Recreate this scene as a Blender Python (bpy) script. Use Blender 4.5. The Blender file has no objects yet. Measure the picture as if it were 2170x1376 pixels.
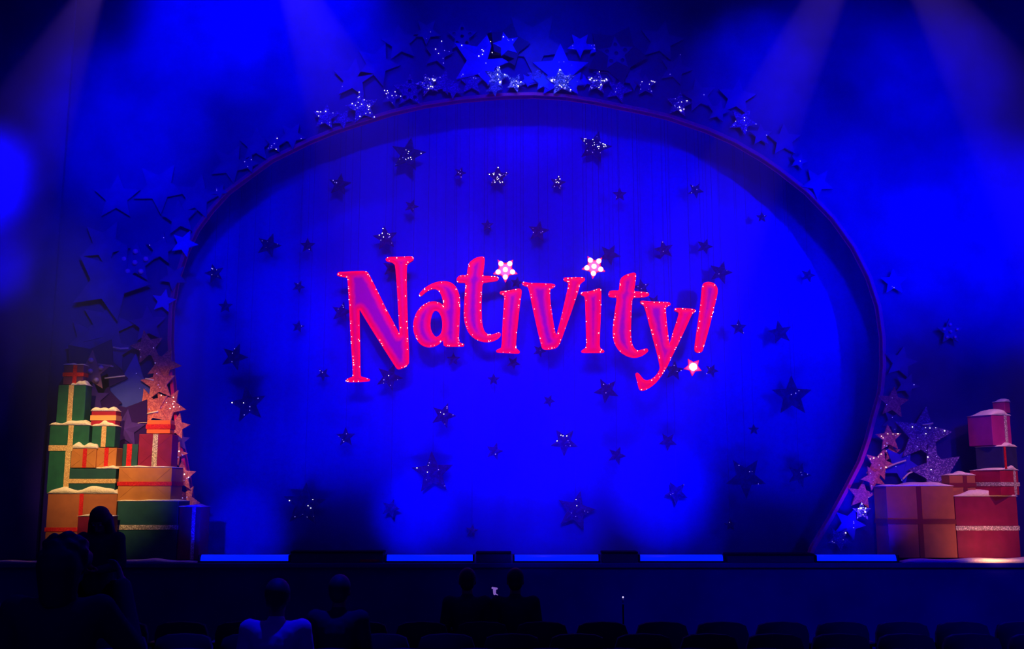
import bpy, bmesh, math, random
from mathutils import Vector, Matrix
from mathutils.geometry import delaunay_2d_cdt
random.seed(7)
R = math.radians
S = bpy.context.scene
COL = S.collection

# ------------------------------------------------------------------ camera
CAM = Vector((0.0, -14.0, 0.85)); TILT = R(9.2); FPX = 2200.0
cd = bpy.data.cameras.new('camera'); cam = bpy.data.objects.new('camera', cd); COL.objects.link(cam)
cam.location = CAM; cam.rotation_euler = (R(90) + TILT, 0, 0)
cd.sensor_fit = 'HORIZONTAL'; cd.sensor_width = 36.0; cd.lens = 36.0 * FPX / 2170.0
cd.clip_start = 0.05; cd.clip_end = 200
S.camera = cam
FW = Vector((0, math.cos(TILT), math.sin(TILT))); UP = Vector((0, -math.sin(TILT), math.cos(TILT)))

def P(px, py, Y):
    """the point of the plane y = Y seen at a photo coordinate"""
    d = FW + Vector((1, 0, 0)) * ((px - 1085.0) / FPX) + UP * ((688.0 - py) / FPX)
    return CAM + d * ((Y - CAM.y) / d.y)

# ------------------------------------------------------------------ world, exposure
w = bpy.data.worlds.new('world'); S.world = w; w.use_nodes = True
w.node_tree.nodes['Background'].inputs[0].default_value = (0.02, 0.0, 1.0, 1)
w.node_tree.nodes['Background'].inputs[1].default_value = 0.10
S.view_settings.view_transform = 'Standard'; S.view_settings.look = 'None'
S.view_settings.gamma = 1.0; S.view_settings.use_curve_mapping = False
S.view_settings.exposure = 0.0
S.cycles.max_bounces = 3; S.cycles.diffuse_bounces = 2; S.cycles.glossy_bounces = 2
S.cycles.transmission_bounces = 2; S.cycles.volume_bounces = 0; S.cycles.transparent_max_bounces = 6

# ------------------------------------------------------------------ lights
def spot(name, loc, aim, power, col, deg, blend=1.0, radius=0.15):
    l = bpy.data.lights.new(name, 'SPOT'); l.energy = power; l.color = col
    l.spot_size = R(deg); l.spot_blend = blend; l.shadow_soft_size = radius
    o = bpy.data.objects.new(name, l); COL.objects.link(o); o.location = loc
    o.rotation_euler = (Vector(aim) - Vector(loc)).to_track_quat('-Z', 'Y').to_euler()
    return o
BLUE = (0.0, 0.0, 1.0); PURP = (0.62, 0.20, 1.0)
WARM = (1.0, 0.62, 0.2)
# front-of-house blue washes on the cloth, the sign and the portal: place, aim, power, angle
WASH = [
 ((1.4, -9.0, 7.6), P(1230, 900, 0.8), 1936, 24, 0.10),
 ((-1.8, -8.5, 7.2), P(930, 800, 0.8), 4400, 30, 0.10),
 ((8.5, -9.0, 4.5), P(1600, 560, 0.8), 8858, 28, 0.12),
 ((0.4, -9.0, 8.0), P(1085, 450, 0.8), 4329, 46, 0.12),
 ((-3.2, -3.2, 9.4), P(640, 60, 0.0), 3177, 46, 0.2),
 ((-4.8, -3.6, 8.8), P(420, 40, 0.0), 2568, 34, 0.2),
 ((8.0, -5.5, 6.0), P(2110, 500, 0.0), 6875, 34, 0.2),
 ((4.0, -5.5, 6.0), P(1830, 470, 0.0), 1608, 30, 0.2),
 ((-7.8, -4.5, 4.6), P(-40, 385, -0.1), 7623, 23, 0.2),
 ((-7.8, -4.5, 4.0), P(-20, 560, -0.1), 1611, 19, 0.2),
 ((-3.0, -7.0, 7.0), P(330, 330, 0.0), 1973, 40, 0.2),
 ((-2.0, -7.0, 6.0), P(300, 570, 0.0), 1545, 26, 0.2),
 ((5.0, -5.0, 8.5), P(1780, 230, 0.0), 1500, 44, 0.2),
 ((4.0, -5.0, 8.0), P(1600, 150, 0.0), 2200, 24, 0.2),
 ((0.6, -6.0, 8.4), P(1120, 165, 0.0), 1463, 15, 0.1),
 ((6.0, -8.0, 4.0), P(1980, 760, 0.0), 729, 34, 0.2),
 ((0.3, -9.0, 2.6), P(1120, 1060, 0.8), 5952, 17, 0.1),  # unseen low spot, added to brighten the foot of the cloth
 ((1.8, -9.0, 2.8), P(1400, 1050, 0.8), 10437, 10, 0.1),
 ((-3.4, -9.0, 2.6), P(515, 1125, 0.8), 5861, 8, 0.1),  # another added low spot, lifts the cloth at lower left
 ((-1.4, -9.0, 2.8), P(880, 1090, 0.8), 10219, 8, 0.1),
 ((-4.0, -9.0, 5.0), P(610, 670, 0.8), 2897, 12, 0.1),
 ((7.0, -6.0, 6.5), P(1990, 180, 0.0), 2569, 26, 0.2),
 ((-3.0, -8.0, 6.5), P(270, 260, 0.0), 6434, 20, 0.2),
]
for loc, aim, pw, deg, rad in WASH: spot('wash_or_fill_light', loc, aim, pw, BLUE, deg, 1.0, rad)
_a = bpy.data.lights.new('arch_fill_light', 'AREA'); _a.shape = 'RECTANGLE'; _a.size = 9.0; _a.size_y = 0.2; _a.energy = 28; _a.color = BLUE
_o = bpy.data.objects.new('arch_fill_light', _a); COL.objects.link(_o); _o.location = (0.2, 0.25, 6.9); _o.rotation_euler = (R(18), 0, 0)   # unseen fill added behind the arch top to lift the cloth's dark band
spot('glitter_light', (0.5, -7.0, 8.0), P(1120, 178, 0.0), 420, (0.35, 0.75, 1.0), 13, 1.0, 0.1)
# purple moving heads high over the stage
def beam(px, py, Y, tx, ty, TY, power, deg):
    spot('beam_light', P(px, py, Y), P(tx, ty, TY), power*1.7, PURP, deg, 0.3, 0.04)
beam(1905, -333, -1.6, 1590, 330, -0.6, 800, 15)
beam(247, -120, -1.6, 60, 260, -1.2, 330, 26)
beam(1856, -194, -1.6, 2200, 330, -1.4, 420, 24)
beam(552, -190, -1.6, 730, 210, -1.0, 260, 26)
# red front light of the title, warm light on the two piles of presents
spot('title_light', (-2.6, -9.0, 6.6), P(1090, 690, 0.36), 1250, (1.0, 0.0, 0.03), 33, 0.5, 0.08)
spot('title_light', (3.0, -9.0, 6.6), P(1150, 690, 0.36), 1100, (1.0, 0.0, 0.03), 33, 0.5, 0.08)
spot('present_light', (-4.6, -8.6, 7.6), P(228, 965, -0.5), 6200, (1.0, 0.58, 0.20), 13.5, 1.0, 0.05)
spot('present_light', (-2.2, -7.5, 5.2), P(325, 900, -0.4), 1700, (1.0, 0.36, 0.25), 13, 1.0, 0.05)
spot('present_light', (7.4, -8.4, 7.6), P(2100, 1000, -0.5), 2900, (1.0, 0.32, 0.28), 11, 1.0, 0.05)
spot('present_light', (3.6, -7.5, 5.0), P(1905, 1030, -0.3), 950, (1.0, 0.24, 0.42), 12, 1.0, 0.05)
spot('present_light', P(2120, 1172, -1.25), P(2085, 1150, -0.7), 16, (1.0, 0.34, 0.12), 140, 1.0, 0.05)
# unseen blue fill lights added over the first rows and the stage front
spot('stalls_fill_light', (-1.2, -5.2, 6.8), (-1.9, -6.6, 0.2), 1500, BLUE, 44, 1.0, 0.1)
spot('stalls_fill_light', (7.5, -10.0, 5.5), (4.0, -1.0, -0.6), 1700, BLUE, 46, 1.0, 0.1)

# ------------------------------------------------------------------ materials
MATS = {}
def mat(name, col, rough=0.7, metal=0.0, emit=None, estr=0.0, spec=0.3, sheen=0.0):
    if name in MATS: return MATS[name]
    m = bpy.data.materials.new(name); m.use_nodes = True
    b = m.node_tree.nodes['Principled BSDF']
    b.inputs['Base Color'].default_value = (*col, 1); b.inputs['Roughness'].default_value = rough
    b.inputs['Metallic'].default_value = metal; b.inputs['Specular IOR Level'].default_value = spec
    if sheen: b.inputs['Sheen Weight'].default_value = sheen
    if emit:
        b.inputs['Emission Color'].default_value = (*emit, 1); b.inputs['Emission Strength'].default_value = estr
    MATS[name] = m
    return m

def noise_mat(name, c1, c2, scale=8.0, rough=0.8, bump=0.0, spec=0.2, detail=4.0, stretch=(1, 1, 1)):
    m = mat(name, c1, rough, spec=spec); nt = m.node_tree; b = nt.nodes['Principled BSDF']
    tc = nt.nodes.new('ShaderNodeTexCoord'); mp = nt.nodes.new('ShaderNodeMapping')
    mp.inputs['Scale'].default_value = stretch
    n = nt.nodes.new('ShaderNodeTexNoise'); n.inputs['Scale'].default_value = scale; n.inputs['Detail'].default_value = detail
    r = nt.nodes.new('ShaderNodeValToRGB'); r.color_ramp.elements[0].position = 0.35; r.color_ramp.elements[1].position = 0.68
    r.color_ramp.elements[0].color = (*c1, 1); r.color_ramp.elements[1].color = (*c2, 1)
    nt.links.new(tc.outputs['Object'], mp.inputs[0]); nt.links.new(mp.outputs[0], n.inputs['Vector'])
    nt.links.new(n.outputs['Fac'], r.inputs[0]); nt.links.new(r.outputs[0], b.inputs['Base Color'])
    if bump:
        bp = nt.nodes.new('ShaderNodeBump'); bp.inputs['Strength'].default_value = bump; bp.inputs['Distance'].default_value = 0.02
        nt.links.new(n.outputs['Fac'], bp.inputs['Height']); nt.links.new(bp.outputs[0], b.inputs['Normal'])
    return m

def glitter_mat(name, dark, bright, scale=90.0, amount=0.72):
    """flakes of two paints, each flake one cell"""
    m = mat(name, dark, 0.6, spec=0.12); nt = m.node_tree; b = nt.nodes['Principled BSDF']
    tc = nt.nodes.new('ShaderNodeTexCoord'); v = nt.nodes.new('ShaderNodeTexVoronoi'); v.inputs['Scale'].default_value = scale
    sp = nt.nodes.new('ShaderNodeSeparateColor'); r = nt.nodes.new('ShaderNodeValToRGB')
    r.color_ramp.elements[0].position = amount - 0.25; r.color_ramp.elements[1].position = min(amount + 0.2, 0.99)
    r.color_ramp.elements[0].color = (*dark, 1); r.color_ramp.elements[1].color = (*bright, 1)
    nt.links.new(tc.outputs['Object'], v.inputs['Vector']); nt.links.new(v.outputs['Color'], sp.inputs[0])
    nt.links.new(sp.outputs[0], r.inputs[0]); nt.links.new(r.outputs[0], b.inputs['Base Color'])
    return m

M_cloth = noise_mat('blue_cloth', (0, 0, 0.62), (0, 0, 0.70), 3.0, 0.95, 0.0, 0.0, stretch=(1, 1, 0.08))
M_portal = noise_mat('portal_paint', (0.008, 0.003, 0.24), (0.014, 0.006, 0.32), 2.2, 0.85, 0.25, 0.05)
M_flat = mat('dark_blue_flat_paint', (0.004, 0.004, 0.30), 0.9, spec=0.0)
M_trim = mat('purple_trim', (0.85, 0.02, 0.30), 0.6)
M_black = mat('matt_black', (0.004, 0.004, 0.01), 0.8, spec=0.05)
M_floor = mat('stage_floor_paint', (0.01, 0.01, 0.10), 0.6, spec=0.1)
M_apron = noise_mat('stage_front_paint', (0.004, 0.004, 0.22), (0.006, 0.005, 0.30), 1.5, 0.9, 0, 0.05)
M_carpet = mat('dark_carpet', (0.003, 0.003, 0.10), 0.95, spec=0.0)
M_lens = mat('blue_lamp_lens', (0, 0, 0.2), 0.4, emit=(0.0, 0.006, 1.0), estr=1.7)
M_glint = mat('glitter_glint', (0.8, 0.8, 0.8), 0.4, emit=(1.0, 0.9, 0.88), estr=5.0)  # glow given to small beads that stand for glints of glitter
M_glint_dim = mat('glitter_glint_dim', (0.6, 0.6, 0.8), 0.4, emit=(0.22, 0.18, 0.75), estr=1.6)
M_bulb = mat('warm_white_bulb', (1, 1, 1), 0.4, emit=(1.0, 0.78, 0.66), estr=3.5)
M_bulb_off = mat('unlit_bulb', (0.75, 0.55, 0.75), 0.3, spec=0.5)
for m_ in (M_glint, M_glint_dim): m_.cycles.emission_sampling = 'NONE'
M_wire = mat('thin_wire', (0.02, 0.02, 0.12), 0.7, spec=0.0)
M_star_blue = noise_mat('star_blue', (0.03, 0.02, 0.75), (0.04, 0.03, 0.9), 4, 0.8, 0, 0.1)
M_star_sky = noise_mat('star_sky_blue', (0.045, 0.075, 0.62), (0.06, 0.09, 0.70), 6, 0.8, 0, 0.1)
M_star_dim = noise_mat('star_indigo', (0.05, 0.02, 0.30), (0.07, 0.03, 0.42), 4, 0.8, 0, 0.1)
M_star_dark = mat('star_shadow_dark', (0.03, 0.01, 0.16), 0.9, spec=0.0)
M_star_pink = glitter_mat('star_pink_glitter', (0.55, 0.13, 0.16), (0.85, 0.30, 0.26), 60, 0.6)
M_star_violet = glitter_mat('star_violet_glitter', (0.07, 0.03, 0.32), (0.35, 0.25, 0.8), 80, 0.82)
M_star_glit = glitter_mat('star_silver_glitter', (0.04, 0.05, 0.22), (0.95, 0.95, 0.95), 55, 0.72)
M_star_marq = mat('star_dusty_pink', (0.42, 0.20, 0.25), 0.6)
M_hang = glitter_mat('hanging_star_navy', (0.001, 0.002, 0.11), (0.003, 0.006, 0.22), 45, 0.7)
M_rim = glitter_mat('letter_red_glitter', (0.95, 0.01, 0.03), (1.0, 0.12, 0.10), 40, 0.85)
M_rim.node_tree.nodes['Principled BSDF'].inputs['Emission Color'].default_value = (1, 0.0, 0.04, 1)   # red rope light along the edge
M_rim.node_tree.nodes['Principled BSDF'].inputs['Emission Strength'].default_value = 0.85
M_side = mat('letter_red_side', (0.8, 0.01, 0.10), 0.6)
# letter face: the sign painter's blend from red edge to purple middle, carried by the mesh
M_face = mat('letter_face_paint', (0.6, 0.05, 0.3), 0.5)
_nt = M_face.node_tree; _b = _nt.nodes['Principled BSDF']
_a = _nt.nodes.new('ShaderNodeAttribute'); _a.attribute_name = 'inner'
_r = _nt.nodes.new('ShaderNodeValToRGB'); _r.color_ramp.elements[0].position = 0.05; _r.color_ramp.elements[1].position = 0.9
_r.color_ramp.elements[0].color = (0.98, 0.0, 0.05, 1); _r.color_ramp.elements[1].color = (0.30, 0.0, 0.24, 1)
_e = _r.color_ramp.elements.new(0.4); _e.color = (0.80, 0.0, 0.12, 1)
_n = _nt.nodes.new('ShaderNodeTexNoise'); _n.inputs['Scale'].default_value = 14
_m = _nt.nodes.new('ShaderNodeMath'); _m.operation = 'MULTIPLY_ADD'; _m.inputs[1].default_value = 0.35; 
_tc = _nt.nodes.new('ShaderNodeTexCoord'); _nt.links.new(_tc.outputs['Object'], _n.inputs['Vector'])
_s = _nt.nodes.new('ShaderNodeMath'); _s.operation = 'SUBTRACT'; _s.inputs[1].default_value = 0.175
_nt.links.new(_n.outputs['Fac'], _m.inputs[0]); _nt.links.new(_a.outputs['Fac'], _m.inputs[2])
_nt.links.new(_m.outputs[0], _s.inputs[0]); _nt.links.new(_s.outputs[0], _r.inputs[0]); _nt.links.new(_r.outputs[0], _b.inputs['Base Color'])
_b.inputs['Specular IOR Level'].default_value = 0.2
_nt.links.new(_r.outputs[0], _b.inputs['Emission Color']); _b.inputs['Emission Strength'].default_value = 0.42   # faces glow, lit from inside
# presents
M_green = noise_mat('green_wrap', (0.010, 0.10, 0.085), (0.014, 0.14, 0.105), 10, 0.6, 0.1)
M_dgreen = noise_mat('dark_green_wrap', (0.014, 0.075, 0.10), (0.018, 0.10, 0.12), 10, 0.6, 0.1)
M_kraft = noise_mat('kraft_wrap', (0.34, 0.11, 0.055), (0.42, 0.14, 0.065), 8, 0.7, 0.1)
M_kraft_l = noise_mat('light_kraft_wrap', (0.48, 0.19, 0.06), (0.56, 0.23, 0.07), 8, 0.7, 0.1)
M_red = noise_mat('red_wrap', (0.36, 0.012, 0.05), (0.44, 0.02, 0.07), 9, 0.5, 0.1)
M_crim = noise_mat('crimson_wrap', (0.20, 0.008, 0.05), (0.26, 0.012, 0.07), 9, 0.6, 0.1)
M_mag = noise_mat('magenta_wrap', (0.36, 0.015, 0.20), (0.44, 0.025, 0.25), 9, 0.6, 0.1)
M_plum = noise_mat('plum_wrap', (0.10, 0.02, 0.12), (0.14, 0.03, 0.16), 9, 0.6, 0.1)
M_navy = noise_mat('navy_wrap', (0.02, 0.02, 0.10), (0.03, 0.03, 0.14), 9, 0.6, 0.1)
M_gold = glitter_mat('gold_ribbon', (0.55, 0.34, 0.16), (0.95, 0.75, 0.45), 160, 0.7)
M_silver = glitter_mat('silver_ribbon', (0.30, 0.26, 0.24), (1.0, 0.95, 0.85), 120, 0.72)
M_redrib = glitter_mat('red_ribbon', (0.55, 0.01, 0.02), (0.85, 0.05, 0.05), 120, 0.8)
M_darkrib = mat('dark_red_ribbon', (0.16, 0.01, 0.02), 0.5)
M_snow = noise_mat('fake_snow', (0.92, 0.86, 0.80), (1.0, 0.95, 0.88), 60, 0.95, 0.5, 0.0)
# people and seats
M_skin = mat('skin', (0.30, 0.16, 0.13), 0.6)
M_hair = mat('dark_hair', (0.010, 0.007, 0.05), 0.6)
M_coat = mat('dark_coat', (0.008, 0.008, 0.07), 0.9, spec=0.05)
M_trous = mat('dark_trousers', (0.004, 0.004, 0.01), 0.9, spec=0.05)
M_shirt = noise_mat('pale_shirt', (0.55, 0.55, 0.62), (0.7, 0.7, 0.75), 5, 0.9, 0.2)
M_seat = mat('seat_velvet', (0.012, 0.005, 0.06), 0.9, spec=0.05, sheen=0.2)
M_metal = mat('dark_metal', (0.02, 0.02, 0.03), 0.4, 0.6)
M_white = mat('white_plastic', (0.8, 0.6, 0.85), 0.5)

# ------------------------------------------------------------------ builders
def link(name, me, m=None, parent=None, smooth=False):
    o = bpy.data.objects.new(name, me); COL.objects.link(o)
    if m: me.materials.append(m)
    if parent: o.parent = parent; o.matrix_parent_inverse = parent.matrix_world.inverted() if False else Matrix.Identity(4)
    if smooth:
        for p in me.polygons: p.use_smooth = True
    return o
def from_bm(name, bm, m=None, parent=None, smooth=False):
    bmesh.ops.recalc_face_normals(bm, faces=bm.faces[:])
    me = bpy.data.meshes.new(name); bm.to_mesh(me); bm.free()
    return link(name, me, m, parent, smooth)
def tag(o, label=None, cat=None, group=None, kind=None):
    if label: o['label'] = label
    if cat: o['category'] = cat
    if group: o['group'] = group
    if kind: o['kind'] = kind
    return o
def root(name, loc, rz=0):
    o = bpy.data.objects.new(name, None); COL.objects.link(o); o.location = loc; o.rotation_euler = (0, 0, rz)
    o.empty_display_size = 0.1
    return o
def box(bm, x0, x1, y0, y1, z0, z1):
    vs = [bm.verts.new(p) for p in ((x0,y0,z0),(x1,y0,z0),(x1,y1,z0),(x0,y1,z0),(x0,y0,z1),(x1,y0,z1),(x1,y1,z1),(x0,y1,z1))]
    for f in ((0,3,2,1),(4,5,6,7),(0,1,5,4),(1,2,6,5),(2,3,7,6),(3,0,4,7)): bm.faces.new([vs[i] for i in f])
    return vs
def bevelled(name, dims, m, parent, bev=0.01, seg=2):
    bm = bmesh.new(); box(bm, *dims)
    bmesh.ops.bevel(bm, geom=bm.edges[:], offset=bev, segments=seg, affect='EDGES', profile=0.5)
    return from_bm(name, bm, m, parent)
def tube(bm, pts, r, n=6, closed=False):
    rings = []
    N = len(pts)
    for i, p in enumerate(pts):
        a = pts[(i - 1) % N] if (closed or i > 0) else p
        b = pts[(i + 1) % N] if (closed or i < N - 1) else p
        t = (Vector(b) - Vector(a))
        if t.length < 1e-9: t = Vector((0, 0, 1))
        t.normalize()
        u = t.cross(Vector((0, 1, 0)))
        if u.length < 1e-3: u = t.cross(Vector((1, 0, 0)))
        u.normalize(); v = t.cross(u)
        rings.append([bm.verts.new(Vector(p) + u * (r * math.cos(2*math.pi*k/n)) + v * (r * math.sin(2*math.pi*k/n))) for k in range(n)])
    M = N if closed else N - 1
    for i in range(M):
        A, B = rings[i], rings[(i + 1) % N]
        for k in range(n): bm.faces.new((A[k], A[(k+1) % n], B[(k+1) % n], B[k]))
    if not closed:
        bm.faces.new(rings[0][::-1]); bm.faces.new(rings[-1])
def ball(bm, c, r, sub=1, sc=(1, 1, 1), rot=None):
    mx = Matrix.Translation(c)
    if rot is not None: mx = mx @ rot
    mx = mx @ Matrix.Diagonal((*sc, 1))
    bmesh.ops.create_icosphere(bm, subdivisions=sub, radius=r, matrix=mx)
def cap(bm, p0, p1, r0, r1, n=12):
    """tapered limb segment with round ends"""
    p0, p1 = Vector(p0), Vector(p1); t = p1 - p0; L = t.length
    if L < 1e-6: return
    q = t.to_track_quat('Z', 'Y').to_matrix().to_4x4()
    bmesh.ops.create_cone(bm, cap_ends=True, segments=n, radius1=r0, radius2=r1, depth=L, matrix=Matrix.Translation((p0 + p1) / 2) @ q)
    ball(bm, p0, r0, 2); ball(bm, p1, r1, 2)

def smooth_loop(pts, it=1):
    """corner-rounding of a closed 2D outline"""
    for _ in range(it):
        out = []
        for i in range(len(pts)):
            a, b = Vector(pts[i]), Vector(pts[(i + 1) % len(pts)])
            out += [a.lerp(b, 0.22), a.lerp(b, 0.78)]
        pts = out
    return [tuple(p) for p in pts]
def resample(pts, step):
    out = []
    for i in range(len(pts)):
        a, b = Vector(pts[i]), Vector(pts[(i + 1) % len(pts)])
        n = max(1, int(math.ceil((b - a).length / step)))
        for k in range(n): out.append(tuple(a.lerp(b, k / n)))
    return out
def inside(p, loops):
    c = False
    for L in loops:
        n = len(L); j = n - 1
        for i in range(n):
            if (L[i][1] > p[1]) != (L[j][1] > p[1]) and p[0] < (L[j][0]-L[i][0])*(p[1]-L[i][1])/(L[j][1]-L[i][1]) + L[i][0]: c = not c
            j = i
    return c
def seg_dist(p, loops):
    best = 1e9
    for L in loops:
        for i in range(len(L)):
            ax, ay = L[i]; bx, by = L[(i+1) % len(L)]
            dx, dy = bx-ax, by-ay; q = dx*dx+dy*dy
            t = 0 if q == 0 else max(0, min(1, ((p[0]-ax)*dx+(p[1]-ay)*dy)/q))
            d = (p[0]-ax-t*dx)**2+(p[1]-ay-t*dy)**2
            if d < best: best = d
    return math.sqrt(best)
def triangulate(loops, grid=None):
    vs, es = [], []
    for L in loops:
        b = len(vs); vs += [Vector(p) for p in L]; es += [(b+i, b+(i+1) % len(L)) for i in range(len(L))]
    if grid:
        xs = [v.x for v in vs]; ys = [v.y for v in vs]
        y = min(ys); row = 0
        while y < max(ys):
            x = min(xs) + (grid/2 if row % 2 else 0)
            while x < max(xs):
                if inside((x, y), loops) and seg_dist((x, y), loops) > grid * 0.5: vs.append(Vector((x, y)))
                x += grid
            y += grid * 0.87; row += 1
    ov, oe, of, *_ = delaunay_2d_cdt(vs, es, [], 0, 1e-6)
    tris = []
    for f in of:
        c = sum((ov[i] for i in f), Vector((0, 0))) / len(f)
        if inside(c, loops): tris.append(tuple(f))
    return [tuple(v) for v in ov], tris
def slab(bm, loops, y0, y1):
    """2D (x, z) outline with holes, as a solid between y0 and y1"""
    v2, tris = triangulate(loops)
    A = [bm.verts.new((v[0], y0, v[1])) for v in v2]; B = [bm.verts.new((v[0], y1, v[1])) for v in v2]
    cnt = {}
    for t in tris:
        for i in range(3):
            e = (t[i], t[(i+1) % 3]); cnt[frozenset(e)] = cnt.get(frozenset(e), 0) + 1
    for t in tris:
        bm.faces.new([A[i] for i in t]); bm.faces.new([B[i] for i in reversed(t)])
        for i in range(3):
            e = (t[i], t[(i+1) % 3])
            if cnt[frozenset(e)] == 1: bm.faces.new((A[e[1]], A[e[0]], B[e[0]], B[e[1]]))
    for v in [v for v in bm.verts if not v.link_faces]: bm.verts.remove(v)

def star_loop(r, rot=0.0, inner=0.46, n=5):
    out = []
    for k in range(2 * n):
        a = rot + math.pi * k / n; q = r if k % 2 == 0 else r * inner
        out.append((q * math.sin(a), q * math.cos(a)))
    return out
def star_bm(r, rot, depth, ridge=0.0, inner=0.46, holes=None, hr=0.12):
    """a star cut from board; with a ridge its front rises to a point in the middle"""
    bm = bmesh.new(); L = star_loop(r, rot, inner)
    if holes:
        loops = [L] + [[(hx + hr*r*math.cos(a*math.pi/6), hz + hr*r*math.sin(a*math.pi/6)) for a in range(12)] for hx, hz in holes]
        slab(bm, loops, -depth, 0); return bm
    A = [bm.verts.new((x, -depth, z)) for x, z in L]; B = [bm.verts.new((x, 0, z)) for x, z in L]
    c = bm.verts.new((0, -depth - ridge, 0))
    for i in range(10):
        j = (i + 1) % 10
        bm.faces.new((A[i], A[j], c)); bm.faces.new((A[j], A[i], B[i], B[j]))
    bm.faces.new(B[::-1])
    return bm
def bulb_spots(r, rot, f=0.52):
    return [(0, 0)] + [(r*f*math.sin(rot + 2*math.pi*k/5), r*f*math.cos(rot + 2*math.pi*k/5)) for k in range(5)]
def glint_string(parent, r, rot, n, depth, m=None, seed=0, size=0.0056, spots=None, kind=None):
    """glitter glints over the face of a star, as glowing beads on an added wire"""
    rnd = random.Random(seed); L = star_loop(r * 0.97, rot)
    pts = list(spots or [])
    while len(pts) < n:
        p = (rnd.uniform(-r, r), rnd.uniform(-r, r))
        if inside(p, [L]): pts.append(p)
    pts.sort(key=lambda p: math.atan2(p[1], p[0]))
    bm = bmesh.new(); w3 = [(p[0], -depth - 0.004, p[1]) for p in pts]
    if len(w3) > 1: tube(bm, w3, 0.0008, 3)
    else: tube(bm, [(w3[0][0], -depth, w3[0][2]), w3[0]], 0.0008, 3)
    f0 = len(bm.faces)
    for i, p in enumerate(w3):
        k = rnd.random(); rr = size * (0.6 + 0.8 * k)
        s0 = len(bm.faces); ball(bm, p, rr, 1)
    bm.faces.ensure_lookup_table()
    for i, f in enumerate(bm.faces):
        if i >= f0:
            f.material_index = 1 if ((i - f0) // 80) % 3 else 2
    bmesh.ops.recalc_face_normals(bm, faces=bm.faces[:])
    me = bpy.data.meshes.new('glitter_glints'); bm.to_mesh(me); bm.free()
    me.materials.append(M_wire); me.materials.append(m or M_glint); me.materials.append(M_glint_dim)
    o = bpy.data.objects.new('glitter_glints', me); COL.objects.link(o); o.parent = parent
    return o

# ------------------------------------------------------------------ the setting
Z0 = 0.0; ZF = -1.15
def plane_struct(name, dims, m):
    bm = bmesh.new(); box(bm, *dims); o = from_bm(name, bm, m); o['kind'] = 'structure'; return o
plane_struct('floor_stage', (-9.5, 9.5, -1.0, 3.2, ZF, Z0), M_floor)
plane_struct('wall_stage_front', (-9.5, 9.5, -1.06, -1.001, ZF, -0.05), M_apron)
plane_struct('trim_stage_edge', (-9.5, 9.5, -1.10, -1.001, -0.049, 0.001), M_apron)
plane_struct('floor', (-9.5, 9.5, -15.5, -1.0, ZF - 0.2, ZF), M_carpet)
plane_struct('wall_back', (-9.5, 9.5, 3.2, 3.3, ZF, 11.5), M_black)
plane_struct('wall_left', (-9.6, -9.5, -15.5, 3.3, ZF, 11.5), M_carpet)
plane_struct('wall_right', (9.5, 9.6, -15.5, 3.3, ZF, 11.5), M_carpet)

# cloth with soft vertical folds, hung behind the arch
bm = bmesh.new(); nx, x0, x1 = 420, -6.6, 6.6
prev = None
for i in range(nx + 1):
    x = x0 + (x1 - x0) * i / nx
    y = 0.8 + 0.012 * math.sin(x * 9.0) + 0.010 * math.sin(x * 4.1 + 1.3) + 0.005 * math.sin(x * 23.0)
    row = [bm.verts.new((x, y, z)) for z in (0.002, 2.2, 4.4, 7.6)]
    if prev:
        for k in range(3): bm.faces.new((prev[k], row[k], row[k+1], prev[k+1]))
    prev = row
cl = from_bm('stage_cloth', bm, M_cloth, smooth=True)
md = cl.modifiers.new('thickness', 'SOLIDIFY'); md.thickness = 0.004; md.offset = 1
tag(cl, 'large royal blue backcloth hung inside the star arch', 'curtain')
bm = bmesh.new(); tube(bm, [(-6.7, 0.8, 7.62), (6.7, 0.8, 7.62)], 0.03, 10)
tag(from_bm('curtain_batten', bm, M_black), 'black pipe batten carrying the blue backcloth, above the arch', 'batten')

# ------------------------------------------------------------------ the star portal
ARCH = [(425,1176),(416,1120),(404,1040),(388,950),(374,870),(366,790),(363,720),(365,655),(374,600),(394,537),(418,487),(448,446),(484,407),
        (523,378),(575,340),(650,303),(705,280),(760,262),(830,240),(900,224),(980,212),(1060,205),(1130,203),(1200,207),(1260,216),(1313,227),(1364,237),
        (1417,249),(1499,277),(1557,303),(1615,337),(1650,361),(1710,408),(1765,465),(1808,525),(1840,588),(1860,650),(1869,715),(1870,775),(1865,830),
        (1850,882),(1838,930),(1822,977),(1791,1037),(1759,1096),(1721,1159),(1712,1176)]
def xz(p, Y): q = P(p[0], p[1], Y); return (q.x, q.z)
hole = [xz(p, 0.0) for p in ARCH]
hole[0] = (hole[0][0], 0.0); hole[-1] = (hole[-1][0], 0.0)
portal = root('star_portal', (0, 0, 0))
tag(portal, 'wide blue arched stage surround covered in layered cut-out stars', 'stage surround')
bm = bmesh.new()
outer = [(-9.4, 0.0)] + hole + [(9.4, 0.0), (9.4, 9.8), (-9.4, 9.8)]
slab(bm, [outer], 0.0, 0.09)
from_bm('arch_panel', bm, M_portal, portal)
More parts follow.
